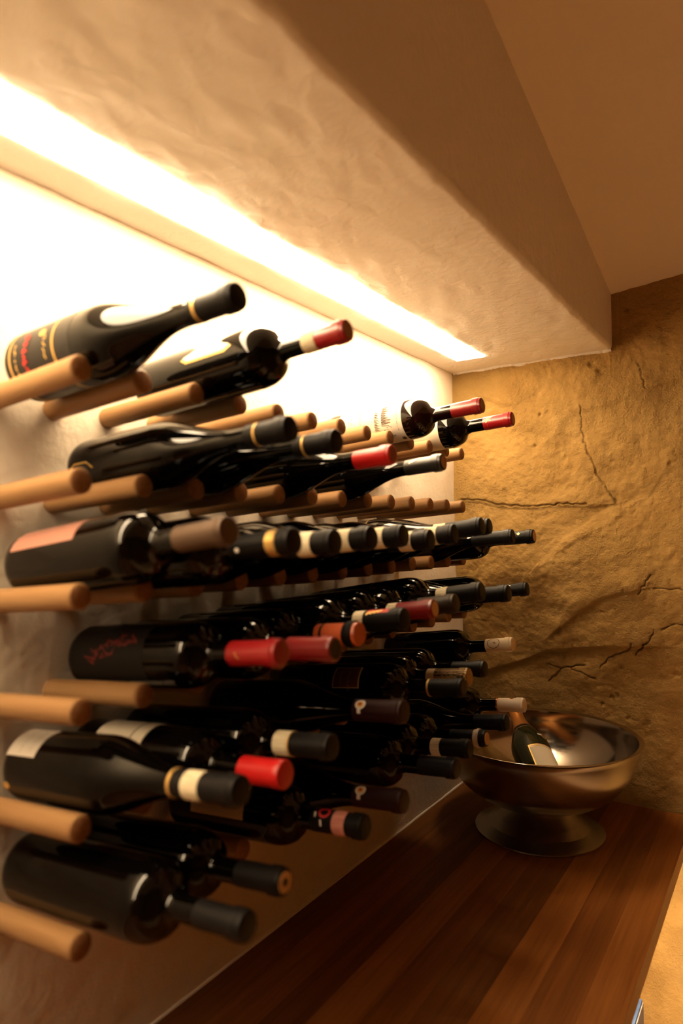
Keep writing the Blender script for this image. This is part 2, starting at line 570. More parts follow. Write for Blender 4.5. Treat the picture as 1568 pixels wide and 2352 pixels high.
sv += [(SL0, SLY, SOZ), (SL1, SLY, SOZ), (SL1, SLY, SOZ + SLD), (SL0, SLY, SOZ + SLD)]
sf.append((b, b + 1, b + 2, b + 3))
b = len(sv)
sv += [(SL0 - 0.002, YB, SOZ + SLD), (SL1 + 0.002, YB, SOZ + SLD), (SL1 + 0.002, SLY + 0.002, SOZ + SLD), (SL0 - 0.002, SLY + 0.002, SOZ + SLD)]
sf.append((b, b + 1, b + 2, b + 3))
tag(mesh_obj('trim_1', sv, sf, M_SOFFIT, None, 50), 'troweled plaster soffit over the rack with a light slot', kind='structure')

# ragged white plaster edge where the soffit meets the ochre wall
vs, fs = [], []
n = 420
for i in range(n + 1):
    x = 0.001 + (SOX - 0.002) * i / n
    drop = 0.0045 + 0.0065 * max(0.0, noise.noise(Vector((x * 28, 4.0, 0)))) + 0.002 * noise.noise(Vector((x * 160, 1.0, 0)))
    yw_ = ochre_y(x, SOZ - drop)
    vs += [(x, yw_ - 0.006, SOZ + 0.001), (x, yw_ - 0.0025, SOZ - drop * 0.7), (x, yw_ + 0.002, SOZ - drop)]
    if i:
        p = 3 * i
        fs += [(p - 3, p, p + 1, p - 2), (p - 2, p + 1, p + 2, p - 1)]
tag(mesh_obj('trim_3', vs, fs, M_SOFFIT, None, 60), 'ragged white plaster edge along the top of the ochre wall', kind='structure')

# sloping ceiling beyond the soffit
def ceil_pt(u, w):
    x = SOX - 0.01 + (XR + 0.02 - SOX + 0.01) * u
    y = YB + (1.42 - YB) * w
    return (x, y, 0.430 + 0.24 * (1.353 - y) + 0.10 * (x - SOX) + 0.0012 * fbm(x, y, 0.2, 5, 2))
tag(grid('ceiling', 80, 120, ceil_pt, M_CEIL), 'smooth sloping plaster ceiling', kind='structure')

# the unseen rest of the cellar
def plain(name, lo, hi, m, label):
    vs, fs = box_data(lo, hi)
    return tag(mesh_obj(name, vs, fs, m), label, kind='structure')
plain('floor', (-0.05, YB - 0.05, FZ - 0.05), (XR + 0.05, 1.6, FZ), M_FLOOR, 'dark stone cellar floor')
plain('wall_right', (XR, YB - 0.05, FZ), (XR + 0.06, 1.6, 1.75), M_WALL2, 'cellar wall facing the rack')
plain('wall_back', (-0.05, YB - 0.06, FZ), (XR + 0.06, YB, 1.75), M_WALL2, 'cellar wall behind the camera')

# bead of caulk between shelf and rack wall
vs, fs = [], []
n = 160
for i in range(n + 1):
    y = -1.2 + (1.46 + 1.2) * i / n
    w = 0.0022 + 0.0008 * noise.noise(Vector((y * 40, 0, 0)))
    vs += [(-0.002, y, SHZ + w * 1.3), (w * 0.6, y, SHZ + w * 0.9), (w, y, SHZ + 0.0002)]
    if i:
        p = 3 * i
        fs += [(p - 3, p, p + 1, p - 2), (p - 2, p + 1, p + 2, p - 1)]
tag(mesh_obj('trim_2', vs, fs, M_CAULK), 'thin white caulk bead along the shelf and wall', kind='structure')

# ---------------------------------------------------------------- light fittings
lamp = empty('strip_light', ((SL0 + SL1) / 2, (YB + SLY) / 2, SOZ + 0.012))
tag(lamp, 'long glowing strip light recessed in the plaster soffit', 'light')
hw, hl = (SL1 - SL0) / 2 - 0.001, (SLY - YB) / 2 - 0.002
vs, fs = box_data((-hw, -hl, -0.0140), (hw, hl, -0.0081))
mesh_obj('diffuser', vs, fs, M_LED, lamp)
vs, fs = box_data((-hw, -hl, -0.0079), (hw, hl, 0.0170))
mesh_obj('light_housing', vs, fs, M_ALU, lamp)

# ---------------------------------------------------------------- oak shelf
TH = 0.036
shelf = empty('oak_shelf', (0.0, 0.0, SHZ - TH))
tag(shelf, 'oak worktop shelf of glued staves below the bottle rack', 'shelf')
edges = [0.0025, 0.062, 0.128, 0.186, 0.252, 0.312, 0.385, 0.448, 0.516, SHX]
for k, (a, b_) in enumerate(zip(edges, edges[1:])):
    bevel_box('stave', (a + 0.00003, -1.2, 0.0), (b_ - 0.00003, 1.455, TH), M_OAK[(0, 1, 0, 2, 1, 0, 2, 1, 2)[k]], shelf, 0.00025, 1)
# light strip under the shelf
und = empty('shelf_strip_light', (0.52, 0.50, SHZ - TH))
tag(und, 'strip light fixed under the oak shelf', 'light')
vs, fs = box_data((-0.012, -1.60, -0.010), (0.012, 0.74, 0.0))
mesh_obj('light_housing', vs, fs, M_ALU, und)
vs, fs = box_data((-0.009, -1.595, -0.014), (0.009, 0.735, -0.0101))
mesh_obj('diffuser', vs, fs, M_LED2, und)

# ---------------------------------------------------------------- rack of pegs
rack = empty('bottle_rack', (0, 0, -2.5 * RH))
tag(rack, 'wall rack of six rows of round beech pegs holding the bottles', 'rack')
ang = math.atan(PT)
prof = [(-0.006, PR), (PL - 0.0022, PR), (PL - 0.0004, PR - 0.0014), (PL, PR - 0.0022), (PL, 0)]
vs, fs = lathe_data(prof, 28)
pm = None
for r in range(6):
    for c in range(13):
        if pm is None:
            o = mesh_obj('peg', vs, fs, [M_BEECH, M_ENDGRAIN], rack, 35, [1 if i >= 28 * 3 else 0 for i in range(len(fs))])
            pm = o.data
        else:
            o = bpy.data.objects.new('peg', pm)
            COL.objects.link(o)
            o.parent = rack
        q = random.Random(r * 40 + c)
        o.location = (0, c * PD + q.uniform(-.0007, .0007), 2.5 * RH - r * RH + q.uniform(-.0007, .0007))
        o.rotation_euler = (q.uniform(0, 6.28), -ang + q.uniform(-.003, .003), q.uniform(-.004, .004))
        o.rotation_mode = 'XYZ'

# ---------------------------------------------------------------- bottles
def smooth_step(t):
    return t * t * (3 - 2 * t)

def bottle_profile(shape, L, R, rn):
    p = [(0.022, 0.0), (0.020, R * 0.35), (0.008, R * 0.68), (0.0, R * 0.80), (0.0006, R * 0.88), (0.004, R * 0.965), (0.010, R * 0.995), (0.016, R)]
    if shape == 'bordeaux':
        xa, xb = L - 0.142, L - 0.088
        p += [(xa * 0.5, R), (xa, R)]
        for i in range(1, 15):
            t = i / 14
            # round shoulder, then a short flare into the neck
            if t < 0.72:
                u = t / 0.72
                rr = rn + (R - rn) * (0.20 + 0.80 * sqrt(max(0.0, 1 - u ** 2.3)))
            else:
                u = (t - 0.72) / 0.28
                rr = rn + (R - rn) * 0.20 * (1 - u) ** 2
            p.append((xa + (xb - xa) * (t if t < 0.72 else t), rr))
    else:
        xa, xb = L * 0.43, L - 0.075
        p += [(xa * 0.5, R), (xa, R)]
        for i in range(1, 19):
            t = i / 18
            f = 1 - smooth_step(t ** 0.86)
            p.append((xa + (xb - xa) * t, rn + (R - rn) * f))
    p += [(L - 0.03, rn), (L - 0.006, rn), (L - 0.004, rn - 0.001), (L - 0.004, 0)]
    return p

def rad_of(prof):
    pts = [q for q in prof if q[0] > 0.0005]
    def f(x):
        for (x0, r0), (x1, r1) in zip(pts, pts[1:]):
            if x0 <= x <= x1 and x1 > x0:
                return r0 + (r1 - r0) * (x - x0) / (x1 - x0)
        return pts[-2][1]
    return f

CAMX, CAMY, CAMZ = 0.7937, -0.4507, -0.1637
ROWN = ('top row', 'second row', 'third row', 'fourth row', 'fifth row', 'lowest row')

class B:
    pass

def make_bottle(row, gap, tip, dz, shape, R, rc, cap, label, caplen=0.060, bx=0.02, glass=None, collar=True, disc=None):
    """a bottle lying between peg `gap` and the next one; its neck end is at x = tip."""
    zr = -(row - 1) * RH
    zc = sqrt(max((R + PR) ** 2 - (PD / 2) ** 2, 0)) + 0.0034
    p0 = Vector((bx, (gap - 0.5) * PD, zr + PT * bx + zc))
    p1 = Vector((tip, (gap - 0.5) * PD, zr + PT * tip + dz))
    ax = p1 - p0
    L = ax.length
    root = empty('wine_bottle', p0, (0, -atan2(ax.z, ax.x), 0))
    tag(root, label, 'bottle', 'wine bottles lying on the wall rack')
    b = B()
    b.root, b.L, b.R, b.row, b.gap = root, L, R, row, gap
    rn = rc - 0.0022
    prof = bottle_profile(shape, L, R, rn)
    b.rad = rad_of(prof)
    b.ac = atan2(p0.y - CAMY, CAMZ - p0.z)                 # side turned to the room
    b.body = lathe('glass', prof, glass or M_GLASS, root, 48, 45)
    cm = M_CAPS[cap]
    x0 = L - caplen
    s = 0.0007
    cr = max(b.rad(x0), rn) + s
    pc = [(x0, cr - 0.0006), (x0 + 0.0001, cr)]
    steps = 8
    for i in range(1, steps + 1):
        x = x0 + (L - 0.0175 - x0) * i / steps
        pc.append((x, max(b.rad(x) + s, rn + s)))
    if collar:
        pc += [(L - 0.0168, rc), (L - 0.0060, rc), (L - 0.0052, rc - 0.0008), (L - 0.0035, rc - 0.0009), (L - 0.0012, rc - 0.0012), (L - 0.0003, rc - 0.0024)]
    else:
        pc += [(L - 0.010, rc - 0.0010), (L - 0.0020, rc - 0.0008), (L - 0.0006, rc - 0.0016)]
    pc += [(L, rc - 0.0036), (L, 0)]
    b.cap = lathe('capsule', pc, cm, root, 40, 35)
    b.crad = lambda x: max(b.rad(x) + s, rn + s) if x < L - 0.0172 else rc
    b.rc = rc
    if disc:
        lathe('capsule_disc', [(L - 0.0002, rc - 0.0042), (L + 0.0004, rc - 0.0044), (L + 0.0004, 0)], disc, b.cap, 32, 30)
    return b

def band(b, x_from_tip0, x_from_tip1, m, name='paper_strip', lift=0.0003, parent=None):
    x0, x1 = b.L - x_from_tip0, b.L - x_from_tip1
    pr = [(x0, b.crad(x0) - 0.0002), (x0 + 0.00005, b.crad(x0) + lift)]
    for i in range(1, 6):
        x = x0 + (x1 - x0) * i / 6
        pr.append((x, b.crad(x) + lift))
    pr += [(x1 - 0.00005, b.crad(x1 - 0.0001) + lift), (x1, b.crad(x1 - 0.0001) - 0.0002)]
    return lathe(name, pr, m, parent or b.cap, 40, 35)

def lab(b, x0, x1, a0, a1, m, name='label', parent=None, lift=0.0003):
    """label patch; angles in degrees relative to the side facing the room, negative = higher."""
    return wrap(name, x0, x1, b.ac + radians(a0), b.ac + radians(a1), b.R, m, parent or b.body, lift)

G = []
# ---- top row
b = make_bottle(1, 1, .356, .037, 'burgundy', .0415, .0150, 'black',
                'black bottle with red and gold lettering, first in the top row above the rack corner')
b.root['label'] = 'black burgundy bottle whose label bears red lettering between two gold lines, top row'
l = lab(b, .008, .128, -150, 150, M_BLACKPAPER)
for x in (.016, .098):
    wrap('gold_line', x, x + .0028, b.ac - 2.6, b.ac + 2.6, b.R + .0003, M_GOLD, l, .0002)
strokes('red_lettering', scribble(.044, b.ac - .95, b.ac + .50, b.R, .011, 3, .0030, .1), b.R + .0004, M_REDINK, l, .0040)
strokes('gold_lettering', scribble(.028, b.ac - .75, b.ac + .1, b.R, .005, 4) + scribble(.084, b.ac - .75, b.ac - .05, b.R, .005, 5), b.R + .0004, M_GOLD, l, .0016)
wrap('gold_emblem', 0, 0, 0, 0, b.R + .0003, M_GOLD, l, .0003, [(.078 + .006 * sin(t * .52), b.ac - .85 + .11 * cos(t * .52)) for t in range(12)])
band(b, .052, .049, M_GOLD, 'gold_ring')

b = make_bottle(1, 3, .374, .040, 'bordeaux', .0390, .0142, 'red',
                'bordeaux bottle with cream neck strip and red capsule, chamfered cream label, top row', .060, .045, disc=M_CORK)
band(b, .061, .042, M_STRIP)
a0, a1 = b.ac - radians(86), b.ac - radians(26)
def cham(x0, x1, a0, a1, cx, ca):
    return [(x0 + cx, a0), (x1 - cx, a0), (x1, a0 + ca), (x1, a1 - ca), (x1 - cx, a1), (x0 + cx, a1), (x0, a1 - ca), (x0, a0 + ca)]
l = wrap('label', 0, 0, 0, 0, b.R, M_GOLD, b.body, .0003, cham(.095, .182, a0, a1, .010, .16))
wrap('label_panel', 0, 0, 0, 0, b.R + .0003, M_PAPER, l, .0003, cham(.099, .178, a0 + .05, a1 - .07, .009, .14))

b = make_bottle(1, 9, .338, .036, 'bordeaux', .0380, .0150, 'darkred',
                'bottle with a dark red capsule and white label showing a sketched country house', .058, .02, M_GLASS_RED, disc=M_CORK)
l = lab(b, .030, .172, -118, 100, M_WHITEPAPER)
rr, A = b.R, b.ac
K = lambda p: [(.030 + x * .142, A + a) for x, a in p]
art = []
for i in range(9):                                                  # rows of vines
    art.append(K([(.60, -.70 + i * .13), (.66, -.62 + i * .13)]))
for i in range(16):
    art.append(K([(.585 + .003 * (i % 3), -.70 + i * .075), (.635, -.64 + i * .075)]))
art += [K([(.585, -.85), (.60, -.3), (.66, .55)]), K([(.66, -.8), (.655, -.2), (.665, .75)]), K([(.685, -.85), (.675, 0), (.68, .75)]),
        K([(.70, .05), (.70, .78)]), K([(.70, .05), (.80, .10), (.80, .62), (.70, .66)]), K([(.80, .10), (.835, .18), (.86, .68), (.80, .62)]),
        K([(.86, .68), (.70, .80)]), K([(.72, .3), (.75, .28), (.76, .36), (.73, .40), (.72, .34)])]
for i in range(4):
    art.append(K([(.77, .16 + i * .12), (.785, .19 + i * .12)]))
    art.append(K([(.73, .46 + i * .08), (.75, .50 + i * .08)]))
q = random.Random(4)
for i in range(8):                                                  # pointed trees
    a = -.92 + i * .125
    t = .775 + q.uniform(0, .085)
    art.append(K([(.70, a - .05), (t - .03, a - .022), (t, a), (t - .03, a + .022), (.70, a + .05)]))
    for s in range(5):
        art.append(K([(.70 + s * .014, a - .045 + s * .008), (.712 + s * .014, a + .045 - s * .008)]))
strokes('label_drawing', art, rr + .0002, M_INK, l, .0010)
strokes('label_writing', scribble(.030 + .142 * .36, A - 1.0, A + .35, rr, .007, 8, .0030, .5) + scribble(.030 + .142 * .22, A - .7, A + .3, rr, .002, 9) +
        scribble(.030 + .142 * .17, A - .6, A + .3, rr, .002, 10) + scribble(.030 + .142 * .93, A - .9, A + .5, rr, .0018, 11, .002), rr + .0002, M_INK, l, .0007)
wrap('label_crest', 0, 0, 0, 0, rr + .0002, M_DARKINK, l, .0002,
     [(.030 + .142 * .95 + .006 * (1 if t % 2 else .6) * sin(t * .39), A + 1.0 + .16 * (1 if t % 2 else .6) * cos(t * .39)) for t in range(16)])

b = make_bottle(1, 11, .336, .034, 'bordeaux', .0380, .0152, 'red',
                'bottle with a bright red capsule carrying a gold monogram, against the ochre wall', .060, .02)
l = lab(b, .045, .168, -110, 100, M_PAPER)
xm, am, rm = b.L - .050, b.ac - .55, b.crad(b.L - .05)
mono = [[(xm + .0046 * sin(t * .32) + .0035 * sin(t * .16), am - .30 + .20 * cos(t * .32) + t * .014) for t in range(34)],
        [(xm + .003 + .0055 * sin(t * .3 + 1.3), am + .10 + .17 * cos(t * .3)) for t in range(22)],
        [(xm - .003, am + .5), (xm + .0, am + .2), (xm + .008, am - .35), (xm + .011, am - .45)]]
strokes('gold_monogram', mono, b.crad(xm), M_PALEGOLD, b.cap, .0017, .0004)
strokes('gold_lettering', scribble(xm - .001, am + .62, am + 1.0, rm, .002, 12), rm, M_GOLD, b.cap, .0004, .0004)

# ---- second row
for gap, tip, dz, lbl in ((2, .354, .040, 'black burgundy bottle with thin gold neck ring, first in the second row'),
                          (3, .357, .035, 'black burgundy bottle with thin gold neck ring, next to last before the scarlet capsule')):
    b = make_bottle(2, gap, tip, dz, 'burgundy', .0412, .0150, 'black', lbl, .058)
    band(b, .044, .0415, M_GOLD, 'gold_ring')
    a0, a1 = b.ac - radians(14), b.ac + radians(62)
    l = wrap('label', 0, 0, 0, 0, b.R, M_GOLD, b.body, .0003, cham(.008, .056, a0, a1, .012, .2))
    l2 = wrap('label_panel', 0, 0, 0, 0, b.R + .0003, M_BLACKPAPER, l, .0002, cham(.0095, .0545, a0 + .04, a1 - .04, .0115, .18))
    wrap('white_print', .013, .020, a0 + .20, a1 - .1, b.R + .0005, M_WHITEINK, l, .0002)
    strokes('label_writing', scribble(.030, a0 + .15, a1 - .2, b.R, .008, 6, .003), b.R + .0006, M_WHITEINK, l, .0010)
b = make_bottle(2, 5, .338, .037, 'burgundy', .0412, .0150, 'scarlet',
                'black burgundy bottle with a plain scarlet capsule in the second row', .060, disc=M_CAPS['darkred'])
b = make_bottle(2, 7, .337, .040, 'burgundy', .0405, .0146, 'satin',
                'slender black bottle with white script on a satin black capsule and cork-brown end disc', .066, disc=M_CORK)
xm, am = b.L - .050, b.ac - .85
strokes('white_script', [[(xm - .006 + .018 * t / 24 + .002 * sin(t * 1.9), am + .32 - .6 * t / 24 + .16 * sin(t * 1.1)) for t in range(25)]], b.crad(xm), M_WHITEINK, b.cap, .0020, .0005)

# ---- third row
b = make_bottle(3, 1, .342, .053, 'bordeaux', .0405, .0152, 'bronze',
                'broad-shouldered bottle with a bronze brown capsule and a rose label', .068)
l = lab(b, .014, .132, -84, -20, M_ROSEPAPER)
b = make_bottle(3, 2, .357, .040, 'bordeaux', .0405, .0155, 'black',
                'bottle with a wide gold band near the end of its black capsule', .085)
band(b, .031, .016, M_GOLD, 'gold_band')
wrap('white_seal', 0, 0, 0, 0, b.crad(b.L - .07), M_WHITEINK, b.cap, .0004, [(b.L - .070 + .003 * sin(t * .52), b.ac + .35 + .19 * cos(t * .52)) for t in range(12)])
NB = {3: 'next to the gold-banded capsule', 4: 'second after the gold-banded capsule', 5: 'midway along the strip-necked bottles', 6: 'second last of the strip-necked bottles', 7: 'last of the strip-necked bottles'}
for gap, tip, dz, rc in ((3, .353, .038, .0162), (4, .353, .042, .0162), (5, .354, .044, .0162), (6, .354, .037, .0162), (7, .355, .045, .0162)):
    b = make_bottle(3, gap, tip, dz, 'burgundy', .0410, rc, 'black',
                    'bottle with cream neck strip and black capsule, third row, ' + NB[gap], .072)
    band(b, .050, .028, M_STRIP)
b = make_bottle(3, 8, .367, .056, 'burgundy', .0412, .0158, 'black',
                'bottle with a long black capsule, cream strip and gold drop, third row', .086)
band(b, .086, .064, M_STRIP)
strokes('gold_drop', [[(b.L - .066, b.ac - .9), (b.L - .063, b.ac - .6), (b.L - .061, b.ac - .55)]], b.crad(b.L - .065), M_GOLD, b.cap, .003, .0005)
l = lab(b, .05, .14, -100, 60, M_BLACKPAPER)
wrap('gold_line', .138, .140, b.ac - 1.75, b.ac + 1.05, b.R + .0003, M_GOLD, l, .0002)
b = make_bottle(3, 9, .348, .058, 'burgundy', .0412, .0152, 'black',
                'bottle with a black capsule, mostly hidden behind the raised one in the third row', .064)
b = make_bottle(3, 11, .332, .039, 'burgundy', .0410, .0155, 'charcoal',
                'bottle with a long charcoal capsule and ringed end in the third row', .085, disc=M_CAPS['black'])
b = make_bottle(3, 12, .348, .037, 'bordeaux', .0385, .0154, 'black',
                'bottle with a gold diamond on its black capsule and a tan end disc, third row', .066, disc=M_TAN)
wrap('gold_diamond', 0, 0, 0, 0, b.crad(b.L - .03), M_GOLD, b.cap, .0004, [(b.L - .030 + .0042 * sx, b.ac - .55 + .26 * sa) for sx, sa in ((1, 0), (.3, .5), (0, 1), (-.3, .5), (-1, 0), (-.3, -.5), (0, -1), (.3, -.5))])
lab(b, .04, .135, -110, 80, M_BLACKPAPER)

# ---- fourth row
b = make_bottle(4, 2, .339, .043, 'bordeaux', .0395, .0155, 'red',
                'bottle with a red capsule bearing a small gold mark and a grey label splashed red', .070)
l = lab(b, .012, .145, -62, 55, M_GREYPAPER)
q = random.Random(5)
art = []
for k in range(7):
    x, a = .05 + .012 * k, b.ac + .15 - .10 * k
    art.append([(x + q.uniform(-.012, .012), a + q.uniform(-.25, .25)) for _ in range(6)])
strokes('red_splash', art, b.R + .0003, M_DIMRED, l, .003)
strokes('gold_mark', scribble(b.L - .056, b.ac + .05, b.ac + .45, b.crad(b.L - .056), .006, 21, .003), b.crad(b.L - .056), M_GOLD, b.cap, .0012)
b = make_bottle(4, 3, .351, .034, 'bordeaux', .0390, .0158, 'darkred',
                'bottle with a dark red capsule and brown end disc, behind the gold-marked red capsule', .066, disc=M_CAPS['umber'])
b = make_bottle(4, 4, .333, .041, 'bordeaux', .0390, .0162, 'orange',
                'bottle with an orange capsule crossed by a black ring', .064, collar=False, disc=M_CAPS['orange'])
band(b, .020, .006, M_CAPS['black'], 'black_ring', .0012)
band(b, .056, .052, M_CAPS['black'], 'black_line')
b = make_bottle(4, 5, .354, .050, 'bordeaux', .0405, .0168, 'black',
                'bottle with a cream strip and a red and gold emblem on its black capsule', .060)
band(b, .078, .061, M_STRIP)
xm = b.L - .048
wrap('red_emblem', b.L - .056, b.L - .022, b.ac - 1.5, b.ac - .68, b.crad, M_REDINK, b.cap, .0004)
strokes('gold_emblem', [[(xm - .008 + .024 * t / 20, b.ac - .66 + .10 * sin(t * 1.3) - .015 * t) for t in range(21)]], lambda x: b.crad(x), M_GOLD, b.cap, .0034, .0007)
b = make_bottle(4, 6, .358, .056, 'bordeaux', .0405, .0150, 'darkred',
                'bottle with a beige strip, red capsule and pale gold end disc, fourth row', .060, disc=M_TAN)
band(b, .076, .060, M_STRIP)
b = make_bottle(4, 7, .355, .056, 'bordeaux', .0400, .0160, 'umber',
                'bottle with an umber brown lipped capsule behind the red one with the pale end', .064)
b = make_bottle(4, 8, .365, .068, 'bordeaux', .0412, .0168, 'charcoal',
                'bottle tilted upward with a beige strip and long charcoal capsule, fourth row', .060, disc=M_CAPS['black'])
band(b, .080, .060, M_STRIP)
l = lab(b, .04, .15, -115, 70, M_BLACKPAPER)
wrap('gold_line', .148, .150, b.ac - 2.0, b.ac + 1.2, b.R + .0003, M_GOLD, l, .0002)
b = make_bottle(4, 10, .351, .052, 'burgundy', .0410, .0168, 'black',
                'bottle with a plain black capsule and pink neck label, fourth row beside the ochre wall', .060)
wrap('pink_label', b.L - .085, b.L - .062, b.ac - 1.6, b.ac + .2, b.rad, M_ROSEPAPER, b.body, .0004)
b = make_bottle(4, 12, .332, .048, 'bordeaux', .0395, .0152, 'black',
                'bottle with a small white crest on its black capsule, last in the fourth row', .066)
strokes('white_crest', scribble(b.L - .040, b.ac - .95, b.ac - .45, b.crad(b.L - .04), .008, 33, .003), b.crad(b.L - .04), M_WHITEINK, b.cap, .0012)

# ---- fifth row
b = make_bottle(5, 1, .355, .046, 'burgundy', .0415, .0155, 'charcoal',
                'burgundy bottle with a cream label, cream neck strip and charcoal capsule, fifth row', .090)
band(b, .069, .046, M_STRIP)
band(b, .088, .084, M_GOLD, 'gold_ring')
l = lab(b, .006, .060, -62, -2, M_WHITEPAPER)
strokes('label_writing', scribble(.045, b.ac - .9, b.ac - .3, b.R, .004, 41) + scribble(.028, b.ac - .9, b.ac - .2, b.R, .003, 42), b.R + .0003, M_INK, l, .0005)
wrap('gold_seal', 0, 0, 0, 0, b.R, M_GOLD, b.body, .0004, [(.010 + .006 * sin(t * .52), b.ac + .80 + .10 * cos(t * .52)) for t in range(12)])
b = make_bottle(5, 2, .342, .035, 'bordeaux', .0390, .0160, 'scarlet',
                'bottle with a plain bright scarlet capsule and a cream label, fifth row', .058, collar=False)
l = lab(b, .045, .132, -80, -12, M_PAPER)
wrap('label_fold', .108, .110, b.ac - 1.35, b.ac - .25, b.R + .0003, M_BROWNPAPER, l, .0002)
b = make_bottle(5, 3, .346, .042, 'bordeaux', .0395, .0160, 'charcoal',
                'bottle with a gold-edged cream strip and charcoal capsule behind the scarlet one', .055)
band(b, .080, .056, M_STRIP)
band(b, .0575, .0555, M_GOLD, 'gold_ring', .0006)
KEYH = lambda x, a, s: [(x + s * .0080 * cos(t), a + s * .50 * sin(t)) for t in [radians(25 + 26 * i) for i in range(13)]]
def keyhole(b, xt, a):
    x = b.L - xt
    r = b.crad
    e = wrap('white_emblem', 0, 0, 0, 0, r, M_WHITEINK, b.cap, .0005, [(x + .0085 * cos(t * .45), a + .48 * sin(t * .45)) for t in range(14)])
    wrap('emblem_stem', x - .004, x + .0015, a + .40, a + .85, r, M_WHITEINK, e, .0005)
    wrap('emblem_ring', 0, 0, 0, 0, lambda q: r(q) + .0005, M_YELLOWINK, e, .0003, [(x + .0055 * cos(t * .45), a + .30 * sin(t * .45)) for t in range(14)])
    wrap('emblem_heart', 0, 0, 0, 0, lambda q: r(q) + .0008, M_REDINK, e, .0003, [(x + .0028 * cos(t * .52), a + .14 * sin(t * .52)) for t in range(12)])
b = make_bottle(5, 5, .351, .045, 'burgundy', .0410, .0168, 'maroon',
                'bottle with a white keyhole emblem on its maroon capsule, fifth row', .078)
keyhole(b, .064, b.ac - .45)
b = make_bottle(5, 7, .365, .045, 'bordeaux', .0395, .0152, 'black',
                'bottle with a gold ring round its black capsule, under the dotted gold capsule', .060, disc=M_CAPS['umber'])
band(b, .059, .056, M_GOLD, 'gold_ring')
l = lab(b, .125, .178, -48, 8, M_PAPER)
wrap('label_panel', .1275, .1755, b.ac - radians(46), b.ac + radians(6), b.R + .0003, M_BROWNPAPER, l, .0002)
strokes('label_writing', scribble(.155, b.ac - .6, b.ac + .0, b.R, .006, 51) + scribble(.14, b.ac - .6, b.ac, b.R, .004, 52), b.R + .0005, M_PAPER, l, .0004)
b = make_bottle(5, 8, .340, .046, 'bordeaux', .0395, .0156, 'black',
                'bottle with a dotted gold pattern and beige strip on its capsule', .062)
b.cap.data.materials[0] = M_PATTERN
band(b, .076, .061, M_STRIP)
b = make_bottle(5, 9, .335, .045, 'bordeaux', .0395, .0152, 'charcoal',
                'bottle with a plain charcoal capsule below the cream one with a ring', .062)
b = make_bottle(5, 12, .299, .053, 'bordeaux', .0400, .0156, 'cream',
                'bottle with a cream capsule marked by a thin dark ring, by the ochre wall', .060, .002, disc=M_CAPS['cream'])
xm, am = b.L - .040, b.ac - .28
strokes('ring_mark', [[(xm + .0135 * sin(t * .262), am + .78 * cos(t * .262)) for t in range(25)], [(xm + .004, am - .1), (xm - .001, am)], [(xm + .006, am + .1), (xm - .001, am)]],
        b.crad(xm), M_DARKINK, b.cap, .0011, .0005)

# ---- lowest row
b = make_bottle(6, 1, .362, .042, 'bordeaux', .0412, .0150, 'charcoal',
                'big unlabelled black bottle with a charcoal capsule at the lower corner of the rack', .062, .018)
b = make_bottle(6, 2, .340, .043, 'bordeaux', .0395, .0152, 'black',
                'bottle whose black capsule ends in an orange disc with a dark centre', .062, disc=M_TAN)
lathe('disc_centre', [(b.L + .0004, .0042), (b.L + .0007, .004), (b.L + .0007, 0)], M_CAPS['umber'], b.cap, 24, 30)
b = make_bottle(6, 4, .338, .039, 'bordeaux', .0400, .0162, 'black',
                'bottle with a pink paper strip and red ring on its black capsule, lowest row', .078)
band(b, .044, .025, M_PINKSTRIP)
xm, am = b.L - .058, b.ac - .62
strokes('red_ring', [[(xm + .0075 * sin(t * .262), am + .42 * cos(t * .262)) for t in range(25)]], b.crad(xm), M_REDINK, b.cap, .0030, .0005)
strokes('white_print', [[(xm - .014, am + .05), (xm - .012, am + .5)], [(xm - .003, am + .7), (xm - .002, am + 1.2)]], b.crad(xm), M_WHITEINK, b.cap, .0022, .0005)
l = lab(b, .05, .148, -75, 28, M_PAPER)
strokes('label_writing', scribble(.11, b.ac - .9, b.ac + .1, b.R, .006, 61) + scribble(.08, b.ac - .9, b.ac + .1, b.R, .004, 62), b.R + .0003, M_INK, l, .0006)
b = make_bottle(6, 5, .349, .045, 'burgundy', .0410, .0166, 'maroon',
                'bottle with a white keyhole emblem on its maroon capsule, lowest row', .078)
keyhole(b, .064, b.ac - .45)
b = make_bottle(6, 7, .352, .040, 'bordeaux', .0410, .0166, 'navy',
                'black bottle with a plain navy capsule in the lowest row', .064)
b = make_bottle(6, 8, .339, .047, 'bordeaux', .0395, .0160, 'black',
                'bottle with a beige strip and black capsule in the lowest row near the steel bowl', .052)
band(b, .069, .052, M_STRIP)
b = make_bottle(6, 9, .335, .042, 'bordeaux', .0390, .0152, 'navy',
                'bottle whose navy capsule has a white ring and a golden end, beside the bowl', .068, disc=M_TAN)
band(b, .022, .012, M_WHITEPAPER, 'white_ring', .0014)
b = make_bottle(6, 10, .343, .051, 'burgundy', .0408, .0160, 'navy',
                'burgundy bottle with a navy capsule hanging just over the steel bowl rim', .064)
b = make_bottle(6, 12, .321, .046, 'bordeaux', .0390, .0156, 'white',
                'bottle with an ivory white capsule and copper ring, in front of the bowl', .060, disc=M_CAPS['white'])
band(b, .060, .0565, M_COPPER, 'copper_ring')
strokes('copper_mark', [[(b.L - .030, b.ac - 1.15), (b.L - .026, b.ac - 1.0), (b.L - .022, b.ac - 1.15)]], b.crad(b.L - .03), M_COPPER, b.cap, .003, .0008)

